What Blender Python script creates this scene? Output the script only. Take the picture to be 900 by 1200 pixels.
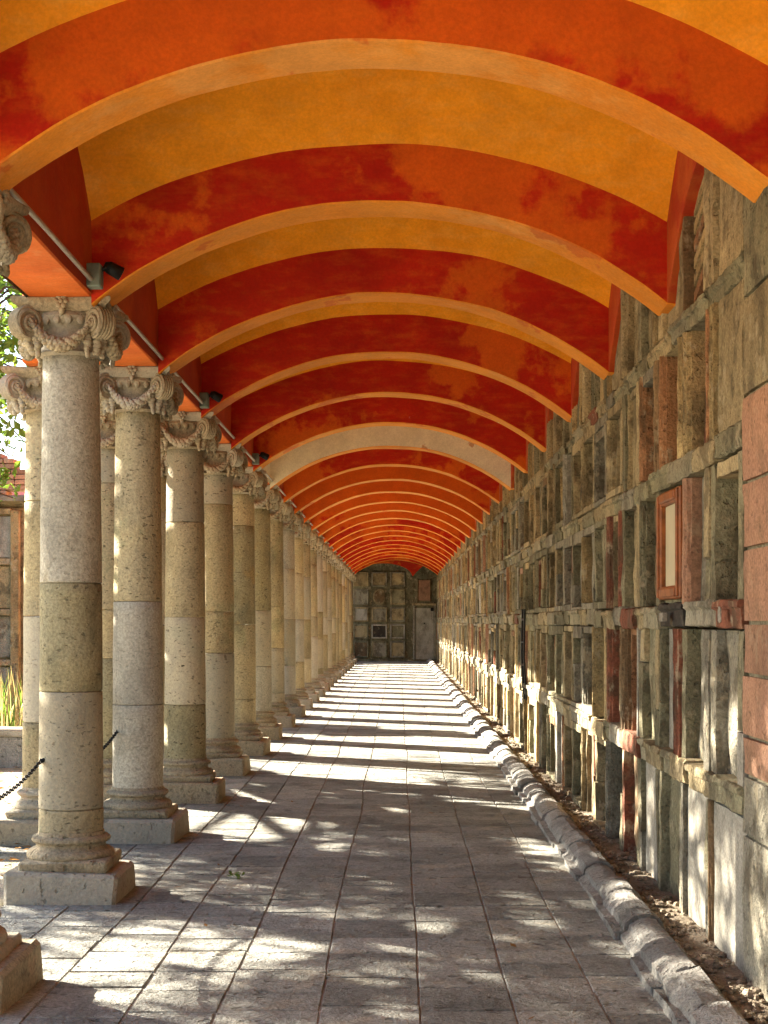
import bpy, bmesh, math, random
from mathutils import Vector, Matrix, noise
R = math.radians
for o in list(bpy.data.objects): bpy.data.objects.remove(o)
S = bpy.context.scene
COL = S.collection

# ------------------------------------------------------------------ camera
EYE = 1.486; FPX = 1780.0; VPX, VPY = 467.0, 728.0
cam = bpy.data.cameras.new('camera'); camo = bpy.data.objects.new('camera', cam); COL.objects.link(camo)
camo.location = (0, 0, EYE); camo.rotation_euler = (R(90), 0, 0)
cam.sensor_fit = 'VERTICAL'; cam.sensor_height = 36; cam.lens = FPX / 1200 * 36
cam.shift_x = -(VPX - 450) / 1200; cam.shift_y = (VPY - 600) / 1200
cam.clip_start = .05; cam.clip_end = 2000
S.camera = camo
# ------------------------------------------------------------------ sky and sun
SUN_EL = 26.0; SUN_AZ = math.atan2(-0.848, 0.53)     # direction towards the sun: left and ahead (clockwise from +Y)
w = bpy.data.worlds.new('World'); S.world = w; w.use_nodes = True
nt = w.node_tree; nt.nodes.clear()
sky = nt.nodes.new('ShaderNodeTexSky'); sky.sky_type = 'NISHITA'; sky.sun_disc = False
sky.sun_elevation = R(SUN_EL); sky.sun_rotation = SUN_AZ % (2 * math.pi)
bg = nt.nodes.new('ShaderNodeBackground'); bg.inputs[1].default_value = .05
out = nt.nodes.new('ShaderNodeOutputWorld')
nt.links.new(sky.outputs[0], bg.inputs[0]); nt.links.new(bg.outputs[0], out.inputs[0])
sl = bpy.data.lights.new('sun', 'SUN'); sl.energy = 5.0; sl.angle = R(.53); sl.color = (1, .90, .74)
so = bpy.data.objects.new('sun', sl); COL.objects.link(so)
ce = math.cos(R(SUN_EL))
SUND = Vector((math.sin(SUN_AZ) * ce, math.cos(SUN_AZ) * ce, math.sin(R(SUN_EL))))
so.rotation_euler = (-SUND).to_track_quat('-Z', 'Y').to_euler(); so.location = SUND * 60
S.view_settings.view_transform = 'Standard'; S.view_settings.look = 'None'
S.view_settings.exposure = 3.35; S.view_settings.gamma = 1; S.view_settings.use_curve_mapping = False
S.render.engine = 'CYCLES'
S.cycles.max_bounces = 8; S.cycles.diffuse_bounces = 8; S.cycles.transparent_max_bounces = 4; S.cycles.caustics_reflective = False; S.cycles.caustics_refractive = False
S.render.resolution_x = 768; S.render.resolution_y = 1024

# ------------------------------------------------------------------ materials
class NT:
    def __init__(s, name):
        s.m = bpy.data.materials.new(name); s.m.use_nodes = True; s.t = s.m.node_tree; s.t.nodes.clear()
        s.out = s.n('ShaderNodeOutputMaterial'); s.b = s.n('ShaderNodeBsdfPrincipled')
        s.l(s.b.outputs[0], s.out.inputs[0]); s.b.inputs['Roughness'].default_value = .9
        try: s.b.inputs['Specular IOR Level'].default_value = .25
        except Exception: pass
        s.g = s.n('ShaderNodeNewGeometry'); s.pos = s.g.outputs['Position']
    def n(s, t): return s.t.nodes.new(t)
    def l(s, a, b): s.t.links.new(a, b)
    def put(s, sock, v):
        if hasattr(v, 'is_output') or hasattr(v, 'node'): s.l(v, sock)
        else: sock.default_value = v
    def mapv(s, scale=(1, 1, 1), loc=(0, 0, 0), src=None):
        m = s.n('ShaderNodeMapping'); s.l(src or s.pos, m.inputs[0]); m.inputs['Scale'].default_value = scale; m.inputs['Location'].default_value = loc
        return m.outputs[0]
    def noise(s, scale, detail=4, rough=.55, v=None, dist=0):
        n = s.n('ShaderNodeTexNoise'); s.l(v or s.pos, n.inputs['Vector']); n.inputs['Scale'].default_value = scale
        n.inputs['Detail'].default_value = detail; n.inputs['Roughness'].default_value = rough; n.inputs['Distortion'].default_value = dist
        return n.outputs[0]
    def vor(s, scale, v=None, feature='F1'):
        n = s.n('ShaderNodeTexVoronoi'); n.feature = feature; s.l(v or s.pos, n.inputs['Vector']); n.inputs['Scale'].default_value = scale
        return n.outputs['Distance']
    def ramp(s, v, a, b, lo=0., hi=1.):
        n = s.n('ShaderNodeMapRange'); n.interpolation_type = 'SMOOTHSTEP'; s.put(n.inputs[0], v)
        n.inputs[1].default_value = a; n.inputs[2].default_value = b; n.inputs[3].default_value = lo; n.inputs[4].default_value = hi
        return n.outputs[0]
    def math(s, op, a, b=0.):
        n = s.n('ShaderNodeMath'); n.operation = op; s.put(n.inputs[0], a); s.put(n.inputs[1], b); return n.outputs[0]
    def mix(s, f, a, b, mode='MIX'):
        n = s.n('ShaderNodeMix'); n.data_type = 'RGBA'; n.blend_type = mode
        s.put(n.inputs[0], f)
        for i, c in ((6, a), (7, b)):
            if isinstance(c, (tuple, list)): n.inputs[i].default_value = (*c[:3], 1)
            else: s.l(c, n.inputs[i])
        return n.outputs[2]
    def mul(s, c, f):
        n = s.n('ShaderNodeVectorMath'); n.operation = 'SCALE'; s.l(c, n.inputs[0]); s.put(n.inputs['Scale'], f); return n.outputs[0]
    def attr(s, name='tint'):
        n = s.n('ShaderNodeAttribute'); n.attribute_name = name; return n.outputs['Fac']
    def orand(s):
        return s.n('ShaderNodeObjectInfo').outputs['Random']
    def bump(s, h, strength=.5, dist=.01):
        n = s.n('ShaderNodeBump'); s.l(h, n.inputs['Height']); n.inputs['Strength'].default_value = strength; n.inputs['Distance'].default_value = dist
        s.l(n.outputs[0], s.b.inputs['Normal'])
    def color(s, c): s.put(s.b.inputs['Base Color'], c)

def stone(name, c1, c2, scale=2.2, pits=.5, stretch=(1, 1, 1), pscale=26, bump=.6, dist=.012, tint=.35, orand=.0, stain=.35, rough=.92, c3=None, grime=0.):
    k = NT(name)
    big = k.noise(scale, 3, .62)
    f = k.ramp(big, .36, .66)
    c = k.mix(f, c1, c2)
    if c3:
        p = k.ramp(k.noise(scale * 1.7, 4, .6, v=k.mapv(loc=(7, 3, 1))), .56, .66)
        c = k.mix(p, c, c3)
    st = k.ramp(k.noise(1.4, 4, .65, v=k.mapv((2.2, 2.2, 1.1), (3, 9, 2))), .45, .72, 1, 1 - stain)
    fn = k.noise(62, 3, .7); fine = k.ramp(fn, .3, .7, .72, 1.22)
    c = k.mul(c, k.math('MULTIPLY', st, fine))
    if tint:
        t = k.ramp(k.attr(), 0, 1, 1, 1)
        t = k.math('ADD', 1 - tint / 2, k.math('MULTIPLY', k.attr(), tint)); c = k.mul(c, t)
    if orand:
        gsel = k.ramp(k.math('FRACT', k.math('MULTIPLY', k.orand(), 7.31)), .45, .9); c = k.mix(k.math('MULTIPLY', gsel, .45), c, (.40, .385, .34))
        c = k.mul(c, k.math('ADD', 1 - orand / 2, k.math('MULTIPLY', k.orand(), orand)))
    if grime:
        crust = k.ramp(k.noise(4.2, 4, .68, v=k.mapv((1, 1, .85), (1, 6, 3))), .50, .62)
        c = k.mix(k.math('MULTIPLY', crust, .62 * grime), c, (.085, .066, .040))
        lime = k.ramp(k.noise(6.5, 4, .7, v=k.mapv((1, 1, .75), (8, 2, 5))), .56, .66)
        c = k.mul(k.mix(k.math('MULTIPLY', lime, .55 * grime), c, (.50, .43, .29)), .84)
    mv = k.mapv(stretch)
    pit = k.noise(pscale, 2, .5, v=mv)
    pm = k.ramp(pit, .62, .70)
    hole = k.ramp(k.noise(pscale * .42, 3, .6, v=k.mapv(stretch, (5, 5, 5))), .70, .745)
    if orand: pits_v = k.math('ADD', pits * .45, k.math('MULTIPLY', k.math('FRACT', k.math('MULTIPLY', k.orand(), 13.7)), pits * .6))
    else: pits_v = pits
    pm2 = k.math('MAXIMUM', k.math('MULTIPLY', pm, .7), hole)
    c = k.mix(k.math('MULTIPLY', pm2, pits_v), c, (.018, .015, .011))  # shade inside the pits and holes is put into the colour as near-black
    k.color(c)
    h = k.math('SUBTRACT', k.math('ADD', k.math('MULTIPLY', fn, .6), k.math('MULTIPLY', k.noise(11, 3, .65), 1.0)), k.math('MULTIPLY', pm2, 1.3 * pits))
    k.bump(h, bump, dist); k.b.inputs['Roughness'].default_value = rough
    return k.m

def plaster(name, c1, c2, patch, patchamt=(.54, .60), pscale=1.1, white=True, c3=None):
    k = NT(name)
    f = k.ramp(k.noise(1.3, 5, .6), .35, .68)
    c = k.mix(f, c1, c2)
    br = k.ramp(k.noise(5, 5, .65, v=k.mapv((1, 1.5, 3))), .42, .75)
    c = k.mix(k.math('MULTIPLY', br, .35), c, patch)
    # repainted areas with hard, ragged borders; tint raises how much takes the patch colour
    pn = k.math('ADD', k.noise(pscale, 7, .62), k.math('MULTIPLY', k.attr(), .22))
    pm = k.ramp(pn, *patchamt)
    c = k.mix(k.math('MULTIPLY', pm, .72), c, patch)
    if c3:
        q = k.ramp(k.noise(pscale * 1.6, 5, .62, v=k.mapv((1, .6, 1), (4, 8, 1))), .6, .63)
        c = k.mix(k.math('MULTIPLY', q, .75), c, c3)
    fine = k.ramp(k.noise(60, 4, .7), .3, .7, .9, 1.08)
    c = k.mul(c, k.math('MULTIPLY', fine, k.ramp(k.noise(2.6, 6, .7, v=k.mapv(loc=(2, 2, 2))), .3, .7, .86, 1.1)))
    if white:
        ch = k.ramp(k.noise(3.1, 8, .68, v=k.mapv((1, 1, 1.4), (11, 4, 7))), .715, .725)
        c = k.mix(ch, c, (.62, .56, .45))
    k.color(c)
    k.bump(k.math('ADD', k.noise(7, 5, .6), k.math('MULTIPLY', k.noise(50, 4, .6), .12)), .35, .02)
    k.b.inputs['Roughness'].default_value = .8
    return k.m

def plain(name, c, rough=.6, metal=0., var=.2, scale=20):
    k = NT(name); k.color(k.mul(k.mix(0., c, c), k.ramp(k.noise(scale, 4, .6), .3, .7, 1 - var, 1 + var)))
    k.b.inputs['Roughness'].default_value = rough; k.b.inputs['Metallic'].default_value = metal
    k.bump(k.noise(scale * 3, 3, .6), .2, .004)
    return k.m

M = {}
M['red'] = plaster('red_limewash', (.46, .016, .003), (.38, .011, .002), (.64, .135, .006))
M['soffit'] = plaster('orange_limewash', (.66, .21, .012), (.70, .25, .018), (.70, .31, .07), patchamt=(.58, .66), c3=(.56, .11, .010))
M['vault'] = plaster('ochre_limewash', (.76, .28, .007), (.82, .325, .010), (.78, .40, .07), patchamt=(.60, .72))
M['cream'] = plaster('cream_plaster', (.76, .70, .52), (.70, .65, .47), (.78, .73, .58), patchamt=(.6, .75), c3=(.48, .22, .08))
M['sidered'] = plaster('side_red_limewash', (.36, .03, .006), (.42, .06, .01), (.44, .09, .015), pscale=.9)
M['beam'] = plaster('beam_orange_limewash', (.60, .12, .015), (.64, .15, .02), (.66, .24, .08))
M['column'] = stone('column_stone', (.385, .315, .18), (.33, .28, .175), scale=1.6, pits=.95, stretch=(1, 1, 2.2), pscale=26, orand=.5, tint=0, stain=.38, c3=(.30, .27, .155))
M['column_grey'] = stone('pale_grey_column_stone', (.41, .38, .305), (.36, .33, .26), scale=1.6, pits=.5, stretch=(1, 1, 2.2), pscale=26, orand=.2, tint=0, stain=.3, c3=(.34, .31, .24))
M['column_dark'] = stone('pitted_column_stone', (.31, .265, .15), (.26, .235, .15), scale=1.6, pits=1.0, stretch=(1, 1, 2.2), pscale=22, orand=.2, tint=0, stain=.4, c3=(.33, .25, .12))
M['plinth'] = stone('plinth_stone', (.34, .275, .18), (.28, .24, .17), pits=.6, orand=.25, tint=0, bump=.8, dist=.02, c3=(.34, .24, .16))
M['capital'] = stone('capital_stone', (.38, .32, .215), (.30, .25, .17), scale=5, pits=.25, orand=.15, tint=0, bump=.7, stain=.4)
M['paver'] = stone('paver_stone', (.305, .305, .272), (.245, .246, .222), scale=2.6, pits=.55, pscale=15, stretch=(.8, 1.3, 1), tint=.5, bump=1., dist=.03, stain=.4, c3=(.33, .31, .255))
M['joint'] = stone('joint_mortar', (.34, .33, .29), (.24, .23, .20), pits=.2, tint=0)
M['kerb'] = stone('kerb_stone', (.30, .29, .265), (.23, .225, .21), pits=.6, tint=.5, bump=1., dist=.03)
M['dirt'] = stone('soil', (.27, .22, .16), (.34, .29, .22), scale=4, pits=.2, tint=.5, bump=1., dist=.03)
M['mortar'] = stone('wall_mortar', (.34, .30, .20), (.25, .23, .16), pits=.4, tint=.4, bump=1, dist=.02, stain=.5)
W = {}
W['tan'] = stone('tan_stone', (.46, .37, .21), (.36, .29, .165), pits=.4, tint=.5, stain=.5, grime=1.0, bump=.95, dist=.02)
W['ochre'] = stone('ochre_stone', (.52, .40, .20), (.41, .30, .15), pits=.5, tint=.5, stain=.5, grime=1.0, bump=.95, dist=.02)
W['green'] = stone('greenish_grey_stone', (.31, .285, .175), (.23, .21, .135), pits=.5, tint=.5, stain=.5, bump=1, dist=.02, grime=1.0)
W['grey'] = stone('grey_stone', (.34, .315, .24), (.26, .24, .185), pits=.5, tint=.5, stain=.4, bump=1, dist=.02, grime=1.0)
W['brown'] = stone('brown_stone', (.20, .125, .065), (.27, .18, .095), pits=.5, tint=.5, stain=.5, c3=(.30, .24, .15), grime=1.0)
W['red'] = stone('red_stone', (.28, .10, .058), (.22, .085, .05), pits=.6, tint=.5, stain=.5, c3=(.30, .17, .10), grime=1.0)
W['pink'] = stone('pink_stone', (.44, .245, .155), (.38, .21, .14), pits=.5, tint=.4, stain=.3, grime=.45)
W['marble'] = stone('pale_marble', (.47, .44, .37), (.38, .36, .30), pits=.2, tint=.3, stain=.5, bump=.4, grime=.45)
W['dark'] = stone('dark_slate', (.05, .045, .04), (.08, .065, .05), pits=.2, tint=.4, bump=.5, grime=.3)
W['orange'] = stone('orange_brick_stone', (.42, .21, .10), (.35, .18, .09), pits=.5, tint=.4, stain=.5, grime=1.0, bump=.95, dist=.02)
M['wood'] = plain('varnished_wood', (.24, .075, .02), .45, var=.35, scale=14)
M['panel'] = plain('cream_panel', (.50, .44, .30), .6, var=.08, scale=5)
M['iron'] = plain('black_iron', (.02, .02, .02), .55, .6)
M['conduit'] = plain('grey_conduit', (.42, .40, .35), .45, .3, .1)
M['patina'] = plain('grey_green_box', (.16, .20, .17), .6, .2)
M['lens'] = plain('lamp_glass', (.7, .7, .68), .15)
M['bark'] = stone('bark', (.10, .07, .05), (.06, .045, .035), scale=6, pits=.3, tint=0, bump=1, dist=.03, stretch=(2, 2, .4))
def leafmat(name, c, t):
    k = NT(name); c2 = tuple(x * 1.7 for x in c)
    k.color(k.mix(k.attr(), c, c2)); k.b.inputs['Roughness'].default_value = .55
    tr = k.n('ShaderNodeBsdfTranslucent'); tr.inputs[0].default_value = (*t, 1)
    mx = k.n('ShaderNodeMixShader'); mx.inputs[0].default_value = .4
    k.l(k.b.outputs[0], mx.inputs[1]); k.l(tr.outputs[0], mx.inputs[2]); k.l(mx.outputs[0], k.out.inputs[0])
    return k.m
M['leaf'] = leafmat('green_leaf', (.055, .10, .02), (.16, .28, .03))
M['leaf2'] = leafmat('dark_green_leaf', (.04, .075, .02), (.10, .19, .03))
M['straw'] = leafmat('dry_grass', (.34, .27, .12), (.36, .30, .12))
M['deadleaf'] = leafmat('fallen_leaf', (.20, .10, .03), (.24, .12, .03))
M['ground'] = stone('courtyard_earth', (.52, .45, .34), (.44, .37, .26), scale=.8, pits=.3, tint=0, bump=1, dist=.03, c3=(.28, .24, .14))
M['pinkwall'] = plain('pink_wall_paint', (.52, .17, .17), .85, var=.06, scale=3)
M['whitewall'] = plain('white_wall_paint', (.72, .70, .66), .85, var=.06, scale=3)
M['roofgrey'] = plain('grey_roofing', (.22, .22, .22), .85)
M['brick'] = stone('old_brick', (.36, .19, .11), (.42, .28, .18), pits=.3, tint=.6, stain=.4)
M['glass'] = plain('dark_glass', (.03, .035, .04), .12, var=.05)

# ------------------------------------------------------------------ mesh helpers
class MB:
    def __init__(s): s.v = []; s.f = []; s.m = []; s.t = []
    def add(s, vs, fs, mat=0, tint=0.):
        o = len(s.v); s.v += [tuple(p) for p in vs]; s.t += [tint] * len(vs)
        for f in fs: s.f.append(tuple(i + o for i in f)); s.m.append(mat)
    def box(s, x0, x1, y0, y1, z0, z1, ch=.008, jit=.0, seed=0, mat=0, tint=0.):
        """box with chamfered edges and slightly uneven corners (24 vertices, 44 triangles)"""
        rnd = random.Random(seed); ch = min(ch, (x1 - x0) * .4, (y1 - y0) * .4, (z1 - z0) * .4)
        vs = []; idx = {}
        for ix, iy, iz in [(a, b, c) for a in (0, 1) for b in (0, 1) for c in (0, 1)]:
            c = Vector((x1 if ix else x0, y1 if iy else y0, z1 if iz else z0))
            c += Vector((rnd.uniform(-jit, jit), rnd.uniform(-jit, jit), rnd.uniform(-jit, jit)))
            sg = Vector((-1 if ix else 1, -1 if iy else 1, -1 if iz else 1)) * ch
            for ax in range(3):                       # vertex on the face whose normal is ax
                p = c + sg; p[ax] = c[ax]
                idx[(ix, iy, iz, ax)] = len(vs); vs.append(p)
        g = lambda a, b, c, ax: idx[(a, b, c, ax)]
        fs = []
        for q in (0, 1):
            fs.append([g(q, 0, 0, 0), g(q, 1, 0, 0), g(q, 1, 1, 0), g(q, 0, 1, 0)][::1 if q else -1])
            fs.append([g(0, q, 0, 1), g(0, q, 1, 1), g(1, q, 1, 1), g(1, q, 0, 1)][::1 if q else -1])
            fs.append([g(0, 0, q, 2), g(1, 0, q, 2), g(1, 1, q, 2), g(0, 1, q, 2)][::1 if q else -1])
        for a in (0, 1):
            for b in (0, 1):
                fs.append([g(a, b, 0, 0), g(a, b, 1, 0), g(a, b, 1, 1), g(a, b, 0, 1)])
                fs.append([g(a, 0, b, 0), g(a, 1, b, 0), g(a, 1, b, 2), g(a, 0, b, 2)])
                fs.append([g(0, a, b, 1), g(1, a, b, 1), g(1, a, b, 2), g(0, a, b, 2)])
                for c in (0, 1): fs.append([g(a, b, c, 0), g(a, b, c, 1), g(a, b, c, 2)])
        s.add(vs, fs, mat, tint)
    def lathe(s, prof, n=32, cx=0, cy=0, mat=0, cap=True, tint=0., wob=0., seed=0.):
        vs = []; fs = []
        for r, z in prof:
            for i in range(n):
                a = 2 * math.pi * i / n
                rr = r + (wob * noise.noise(Vector((math.cos(a) * 1.5, math.sin(a) * 1.5 + seed, z * 5))) if wob else 0)
                vs.append((cx + rr * math.cos(a), cy + rr * math.sin(a), z))
        for j in range(len(prof) - 1):
            for i in range(n):
                fs.append((j * n + i, j * n + (i + 1) % n, (j + 1) * n + (i + 1) % n, (j + 1) * n + i))
        if cap:
            fs.append(tuple(range(n))[::-1]); fs.append(tuple((len(prof) - 1) * n + i for i in range(n)))
        s.add(vs, fs, mat, tint)
    def tube(s, pts, rad, n=8, mat=0, tint=0., cap=True):
        pts = [Vector(p) for p in pts]; vs = []; fs = []
        if not hasattr(rad, '__len__'): rad = [rad] * len(pts)
        up = None
        for i, p in enumerate(pts):
            d = (pts[min(i + 1, len(pts) - 1)] - pts[max(i - 1, 0)]).normalized()
            if up is None: up = d.orthogonal().normalized()
            up = (up - d * up.dot(d)); up = up.normalized() if up.length > 1e-6 else d.orthogonal().normalized()
            b = d.cross(up)
            for k in range(n):
                a = 2 * math.pi * k / n; vs.append(p + (up * math.cos(a) + b * math.sin(a)) * rad[i])
        for j in range(len(pts) - 1):
            for k in range(n): fs.append((j * n + k, j * n + (k + 1) % n, (j + 1) * n + (k + 1) % n, (j + 1) * n + k))
        if cap: fs.append(tuple(range(n))[::-1]); fs.append(tuple((len(pts) - 1) * n + k for k in range(n)))
        s.add(vs, fs, mat, tint)
    def ball(s, c, r, nu=8, nv=6, mat=0, tint=0., jit=0., rnd=random):
        r = r if hasattr(r, '__len__') else (r, r, r); vs = []; fs = []
        for j in range(nv + 1):
            t = math.pi * j / nv
            for i in range(nu):
                a = 2 * math.pi * i / nu; q = 1 + rnd.uniform(-jit, jit)
                vs.append((c[0] + r[0] * q * math.sin(t) * math.cos(a), c[1] + r[1] * q * math.sin(t) * math.sin(a), c[2] + r[2] * q * math.cos(t)))
        for j in range(nv):
            for i in range(nu): fs.append((j * nu + i, (j + 1) * nu + i, (j + 1) * nu + (i + 1) % nu, j * nu + (i + 1) % nu))
        s.add(vs, fs, mat, tint)
    def prism(s, poly, z0, z1, axis='z', mat=0, tint=0., ny=1, jit=0., seed=0):
        """closed polygon extruded; poly in (x,y) for axis z, in (x,z) for axis y; ny slices with jitter"""
        rnd = random.Random(seed); n = len(poly); vs = []; fs = []
        for j in range(ny + 1):
            t = z0 + (z1 - z0) * j / ny
            for (a, b) in poly:
                a2 = a + rnd.uniform(-jit, jit); b2 = b + rnd.uniform(-jit, jit)
                vs.append((a2, b2, t) if axis == 'z' else (a2, t, b2))
        for j in range(ny):
            for i in range(n): fs.append((j * n + i, j * n + (i + 1) % n, (j + 1) * n + (i + 1) % n, (j + 1) * n + i))
        fs.append(tuple(range(n))[::-1]); fs.append(tuple(ny * n + i for i in range(n)))
        s.add(vs, fs, mat, tint)
    def mesh(s, name, mats, smooth=False):
        me = bpy.data.meshes.new(name); me.from_pydata(s.v, [], s.f); me.update()
        for m in (mats if isinstance(mats, (list, tuple)) else [mats]): me.materials.append(m)
        me.polygons.foreach_set('material_index', s.m)
        if smooth: me.polygons.foreach_set('use_smooth', [True] * len(me.polygons))
        if any(s.t):
            a = me.attributes.new('tint', 'FLOAT', 'POINT'); a.data.foreach_set('value', s.t)
        bm = bmesh.new(); bm.from_mesh(me); bmesh.ops.recalc_face_normals(bm, faces=bm.faces); bm.to_mesh(me); bm.free()
        return me
    def build(s, name, mats, parent=None, smooth=False, loc=None):
        return link(name, s.mesh(name, mats, smooth), parent, loc)
def link(name, data, parent=None, loc=None, rz=0):
    o = bpy.data.objects.new(name, data); COL.objects.link(o); o.parent = parent
    if loc: o.location = loc
    if rz: o.rotation_euler.z = rz
    return o
def tag(o, label=None, cat=None, group=None, kind=None):
    for k, v in (('label', label), ('category', cat), ('group', group), ('kind', kind)):
        if v: o[k] = v
    return o
def empty(name, loc=(0, 0, 0)): return link(name, None, None, loc)
def autosmooth(me, ang=40):
    me.polygons.foreach_set('use_smooth', [True] * len(me.polygons))
    bm = bmesh.new(); bm.from_mesh(me)
    for e in bm.edges:
        if len(e.link_faces) == 2 and e.calc_face_angle(0) > R(ang): e.smooth = False
    bm.to_mesh(me); bm.free(); return me

# ------------------------------------------------------------------ gallery dimensions (metres)
BAY = 2.2; A1 = 5.71; AT = .29                  # front of the first arch in view, arch thickness
XL, XR = -1.60, 1.41; XC = (XL + XR) / 2; HALF = (XR - XL) / 2
BEAMZ = 3.19; XOUT = -2.49; YEND = 56.0; YSTART = -3.2
COLY = 8.20; XIN, XO = -1.775, -2.40
def z_int(x): r = 2.378; return 3.667 - r + math.sqrt(max(r * r - (x - XC) ** 2, .01))
def z_vault(x): r = 2.967; return 3.97 - r + math.sqrt(max(r * r - (x - XC) ** 2, .01))
def g_rise(y, y0, y1): h = (y1 - y0) / 2; return .52 * (1 - ((y - (y0 + y1) / 2) / h) ** 2)
def nz(x, y, z, s=1.): return noise.noise(Vector((x * s, y * s, z * s)))

# ------------------------------------------------------------------ ground, pavement, gutter
mb = MB(); n = 60
mb.add([(-700, -500, -.06), (700, -500, -.06), (700, 900, -.06), (-700, 900, -.06)], [(0, 1, 2, 3)])
tag(mb.build('ground', M['ground']), kind='structure')
mb = MB(); mb.box(-2.05, 1.72, -6, YEND + .3, -.2, .0005, ch=.002)
pav = mb.build('pavement', M['joint']); tag(pav, kind='structure')
def paver(mb, x0, x1, y0, y1, rnd):
    gap = rnd.uniform(.0005, .003); x0 += gap; x1 -= gap; y0 += rnd.uniform(.002, .006); y1 -= rnd.uniform(.002, .006)
    zt = [rnd.uniform(.001, .006) for _ in range(4)]; j = .004
    cs = [(x0, y0), ((x0 + x1) / 2, y0), (x1, y0), (x1, (y0 + y1) / 2), (x1, y1), ((x0 + x1) / 2, y1), (x0, y1), (x0, (y0 + y1) / 2)]
    cz = [zt[0], (zt[0] + zt[1]) / 2, zt[1], (zt[1] + zt[2]) / 2, zt[2], (zt[2] + zt[3]) / 2, zt[3], (zt[0] + zt[3]) / 2]
    cs = [(a + rnd.uniform(-j, j) * .6, b + rnd.uniform(-j, j)) for a, b in cs]
    mx, my = (x0 + x1) / 2, (y0 + y1) / 2; ch = .005
    top = [(a + (mx - a) / abs(mx - a + 1e-9) * ch if abs(mx - a) > .05 else a, b + (my - b) / abs(my - b + 1e-9) * ch if abs(my - b) > .05 else b, z + .004) for (a, b), z in zip(cs, cz)]
    mid = [(a, b, z - .006) for (a, b), z in zip(cs, cz)]; bot = [(a, b, -.05) for a, b in cs]
    fs = [tuple(range(8))]
    for i in range(8):
        k = (i + 1) % 8; fs += [(8 + i, 8 + k, k, i), (16 + i, 16 + k, 8 + k, 8 + i)]
    mb.add(top + mid + bot, fs, 0, rnd.random())
rnd = random.Random(5)
cols_x = [-2.05, -1.72, -1.38, -1.03, -.68, -.30, .085, .44, .78, 1.06]
allp = []
for ci in range(len(cols_x) - 1):
    y = -5.9 + rnd.uniform(0, .3)
    while y < YEND - .1:
        l = rnd.choice([.27, .33, .36, .4, .46]); allp.append((y, ci, l)); y += l
vis = sorted([p for p in allp if p[0] > 5.2 and not (p[1] == 0 and p[0] < 7)])[:300]; vs_ = set(vis)
rest = MB()
def wob(i, y): return .028 * noise.noise(Vector((i * 7.3, y * .45, 0)))
for p in sorted(allp):
    y, ci, l = p
    if p in vs_:
        m1 = MB(); paver(m1, cols_x[ci] + wob(ci, y), cols_x[ci + 1] + wob(ci + 1, y), y, y + l, rnd); m1.build('paving_stone', M['paver'], pav)
    else: paver(rest, cols_x[ci] + wob(ci, y), cols_x[ci + 1] + wob(ci + 1, y), y, y + l, rnd)
tag(rest.build('paving_stones_beyond', M['paver'], pav), kind='stuff')
# stone edging under the outer row of columns
edge = MB(); edge.box(-2.80, -2.055, 9.8, YEND, -.2, -.03, ch=.004)
ed = edge.build('gallery_edging', M['joint']); tag(ed, kind='structure')
y = 9.8
while y < 26:
    l = rnd.uniform(.5, .9); m1 = MB(); m1.box(-2.78, -2.06, y + .006, y + l - .006, -.1, rnd.uniform(-.016, -.004), ch=.01, jit=.004, seed=int(y * 90) + 900, tint=rnd.random()); m1.build('edging_stone', M['paver'], ed); y += l
# dirt gutter between kerb and wall
mb = MB(); nx, ny = 8, 420; vs = []; fs = []
for j in range(ny + 1):
    y = -4 + (YEND + 4) * j / ny
    for i in range(nx + 1):
        x = 1.16 + .56 * i / nx
        vs.append((x, y, .025 + .03 * nz(x, y, 0, 3.5) + .018 * nz(x, y, 3, 14) + .02 * (i / nx)))
for j in range(ny):
    for i in range(nx): a = j * (nx + 1) + i; fs.append((a, a + 1, a + nx + 2, a + nx + 1))
mb.add(vs, fs); tag(mb.build('dirt_strip', M['dirt'], smooth=True), kind='structure')
rub = MB()
for i in range(1300):
    y = 5 + 30 * rnd.random() ** 1.8; x = rnd.uniform(1.25, 1.43); r = rnd.uniform(.005, .017) * (1.5 if rnd.random() < .15 else 1)
    rub.ball((x, y, .035 + .03 * nz(x, y, 0, 3.5) + r * .3), (r * rnd.uniform(.8, 1.6), r * rnd.uniform(.8, 1.6), r * .7), 6, 4, tint=rnd.random(), jit=.25, rnd=rnd)
tag(rub.build('rubble', M['dirt']), 'loose stones and crumbled mortar in the gutter along the wall foot', 'rubble', kind='stuff')
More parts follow.
